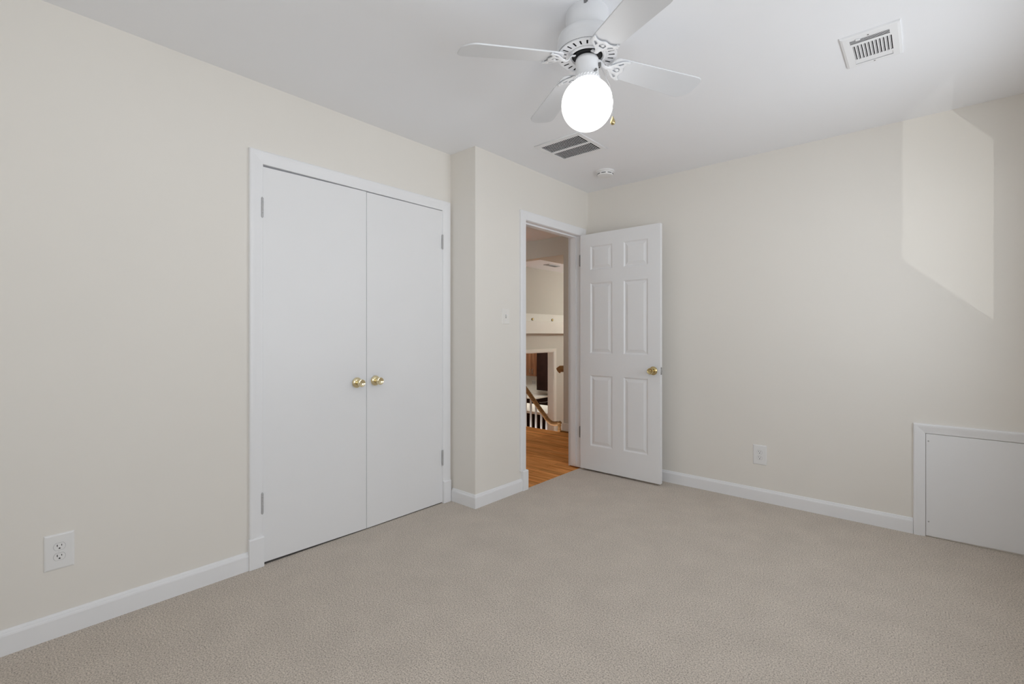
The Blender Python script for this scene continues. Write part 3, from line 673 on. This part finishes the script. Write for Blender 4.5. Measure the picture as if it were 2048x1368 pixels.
# ledge above the kitchen doorway
m = MB(); m.box(LX, LX + 0.16, 1.2, 4.2, 1.19, 1.385); t = struct(m.build('trim_6', 'cream', bevel=0.003), 'cream boxed ledge above the kitchen doorway', 'ledge')
m = MB(); m.box(LX, LX + 0.02, 1.2, 4.2, 1.385, 1.515); m.build('backboard', 'cream', t, bevel=0.002)
for y in (2.41, 2.955):
    m = MB(); m.lathe([(0, 0), (0.020, 0), (0.022, 0.012), (0.012, 0.022), (0, 0.024)], 16, Matrix.Translation((LX + 0.02, y, 1.425)) @ RX); m.build('peg', 'brass_dark', t, smooth=True)
t = empty('ceiling_register', (-1.93, 2.42, LC)); tag(t, 'small grey air register on the lower room ceiling', 'ceiling vent')
m = MB(); m.box(-0.055, 0.055, -0.15, 0.15, -0.012, 0); m.build('frame', 'hinge', t, bevel=0.003)
m = MB()
for k in range(6): m.box(-0.040 + 0.014 * k, -0.034 + 0.014 * k, -0.13, 0.13, -0.014, -0.011)
m.build('slats', 'screw', t)

# stairs, rail and balusters running down from the landing
RY = 1.215
m = MB(); n = 5; prof = [(-0.95, LZ)]; x = -0.95; zz = LZ
for k in range(n): zz += 0.19; prof.append((x, zz)); x -= 0.23; prof.append((x, zz))
prof += [(x, FZ), (x - 0.6, FZ), (x - 0.6, LZ)]
m.prism(prof, 1.20, 1.80, 'y'); struct(m.build('floor_stairs', 'floorwood'), 'oak stairs leading down from the landing to the lower room', 'stairs')
t = empty('stair_railing', (-1.2, RY, LZ)); tag(t, 'oak handrail on white balusters sloping down beyond the landing floor', 'stair railing')
def P(x, y, z_): return Vector((x + 1.2, y - RY, z_ - LZ))
rail = [P(-2.05, RY, 1.04), P(-1.75, RY, 0.735), P(-1.45, RY, 0.425), P(-1.12, RY, 0.090), P(-1.08, RY, 0.060), P(-1.045, RY, 0.046), P(-1.005, RY, 0.046), P(-0.965, RY, 0.054), P(-0.93, RY, 0.060)]
m = MB(); m.tube(rail, 0.024, 0.030, 14); m.ball(P(-0.928, RY, 0.068), 0.030, (1, 1, 0.75), 16); m.build('handrail', 'oak', t, smooth=True)
m = MB(); m.lathe([(0, 1.19), (0.021, 1.19), (0.024, 1.175), (0.017, 1.155), (0.021, 1.13), (0.026, 1.08), (0.026, 1.0), (0.022, 0.95), (0.022, 0.42), (0.030, 0.40), (0.030, 0), (0, 0)], 20, Matrix.Translation(P(-0.930, RY, LZ)))
m.build('newel_post', 'oak', t, smooth=True)
for x in (-1.388, -1.303, -1.215, -1.130, -1.476, -1.562, -1.65, -1.74):
    zt = 0.425 + (-1.45 - x) * 1.02 - 0.01
    k = int((-0.95 - x) / 0.23) + 1
    m = MB(); m.box(-0.0105, 0.0105, -0.0105, 0.0105, LZ + 0.19 * min(k, 5) - LZ, zt - LZ); o = m.build('baluster', 'baluster', t, bevel=0.002); o.location = (x + 1.2, 0, 0)
t = empty('wall_handrail', (-0.6, 1.20, 0.74)); tag(t, 'short end of an oak wall handrail poking past the landing opening', 'handrail')
m = MB(); m.tube([(-0.385, 0.070, -0.026), (-0.355, 0.070, -0.002), (-0.1, 0.070, 0.012), (0.35, 0.070, 0.03)], 0.026, 0.042, 14); m.build('rail', 'oak', t, smooth=True)
m = MB(); m.tube([(-0.1, 0.0, -0.07), (-0.1, 0.045, -0.07), (-0.1, 0.068, -0.03)], 0.008, None, 8, Vector((1, 0, 0))); m.build('bracket', 'brass_dark', t, smooth=True)

# kitchen past the doorway
KF = LZ; KT = -0.23
m = MB(); m.box(-6.4, LX - 0.117, 1.0, 6.0, KF - 0.1, KF); struct(m.build('floor.003', 'floorwood'), 'oak kitchen floor seen past the stairs', 'floor')
m = MB(); m.box(-6.4, LX - 0.117, 1.0, 6.0, 1.30, 1.4); struct(m.build('ceiling.004', 'ceil'), 'white kitchen ceiling', 'ceiling')
m = MB(); m.box(-6.4, LX - 0.117, 5.40, 5.52, KF, 1.3); struct(m.build('wall_kitchen', 'tile'), 'pale tiled kitchen wall below the cabinets', 'wall')
m = MB(); m.box(-6.5, -6.4, 1.0, 6.0, KF, 1.3); m.box(-6.4, LX - 0.117, 0.9, 1.0, KF, 1.3); struct(m.build('wall_kitchen_end', 'tan'), 'tan kitchen walls out of sight of the doorway', 'wall')
# wall cabinet with walnut doors
t = empty('kitchen_cabinet', (-4.58, 5.40, 0.20)); tag(t, 'walnut wall cabinet with two bar handles above the kitchen counter', 'cabinet')
m = MB(); m.box(-0.60, 0.30, -0.33, -0.002, 0.0, 0.9); m.build('body', 'cab', t)
for x0, x1, hx_ in ((-0.60, 0.122, 0.085), (0.128, 0.30, 0.165)):
    m = MB(); m.box(x0 + 0.003, x1 - 0.003, -0.35, -0.331, 0.004, 0.9); d = m.build('cabinet_door', 'cab', t, bevel=0.003)
    m = MB(); m.tube([(hx_, -0.350, 0.06), (hx_, -0.375, 0.065), (hx_, -0.378, 0.11), (hx_, -0.375, 0.165), (hx_, -0.350, 0.17)], 0.006, None, 8, Vector((1, 0, 0))); m.build('handle', 'steel', d, smooth=True)
t = empty('kitchen_cabinet', (-3.95, 5.40, -0.105)); tag(t, 'tall dark espresso wall cabinet hanging low beside the walnut cabinet', 'cabinet')
m = MB(); m.box(-0.30, 0.50, -0.40, -0.002, 0.0, 1.3); m.build('body', 'espresso', t)
m = MB(); m.box(-0.298, 0.498, -0.420, -0.401, 0.003, 1.3); m.build('cabinet_door', 'espresso', t, bevel=0.003)
# base cabinet with pale top
t = empty('base_cabinet', (-4.4, 5.0, KF)); tag(t, 'espresso base cabinet with a curved drawer pull below the back counter', 'cabinet')
m = MB(); m.box(-0.6, 0.32, -0.32, 0.398, 0.0, 0.870); m.build('body', 'espresso', t)
m = MB(); m.box(0.321, 0.340, -0.31, 0.390, 0.70, 0.862); d = m.build('drawer', 'espresso', t, bevel=0.003)
m = MB(); m.tube([(0.340, -0.16, 0.785), (0.365, -0.15, 0.78), (0.372, 0.03, 0.772), (0.365, 0.22, 0.78), (0.340, 0.23, 0.785)], 0.008, None, 8); m.build('handle', 'steel', d, smooth=True)
m = MB(); m.box(-5.3, -4.045, 4.655, 5.398, KT - 0.04, KT); tag(m.build('worktop', 'quartz', bevel=0.004), 'pale stone worktop on the espresso base cabinet against the tiled wall', 'worktop')
t = empty('kitchen_island', (-3.3, 3.5, KF)); tag(t, 'dark kitchen island with a bright stone top just inside the kitchen doorway', 'kitchen island')
m = MB(); m.box(-0.68, 0.80, -0.34, 0.34, 0, 0.868); m.build('body', 'espresso', t)
m = MB(); m.box(-0.72, 0.82, -0.385, 0.385, 0.868, 0.912); m.build('countertop', 'quartz', t, bevel=0.004)
t = empty('wall_outlet', (-4.66, 5.40, 0.012)); tag(t, 'wide white outlet plate on the tiled wall below the walnut cabinet', 'outlet', 'wall outlets')
m = MB(); m.box(-0.062, 0.062, -0.007, 0, -0.055, 0.055); m.build('cover_plate', 'plastic', t, bevel=0.003)
for x in (-0.038, 0.0, 0.038):
    m = MB(); m.box(x - 0.009, x + 0.009, -0.009, -0.007, -0.034, 0.034); m.build('receptacle', 'groove', t, bevel=0.001)
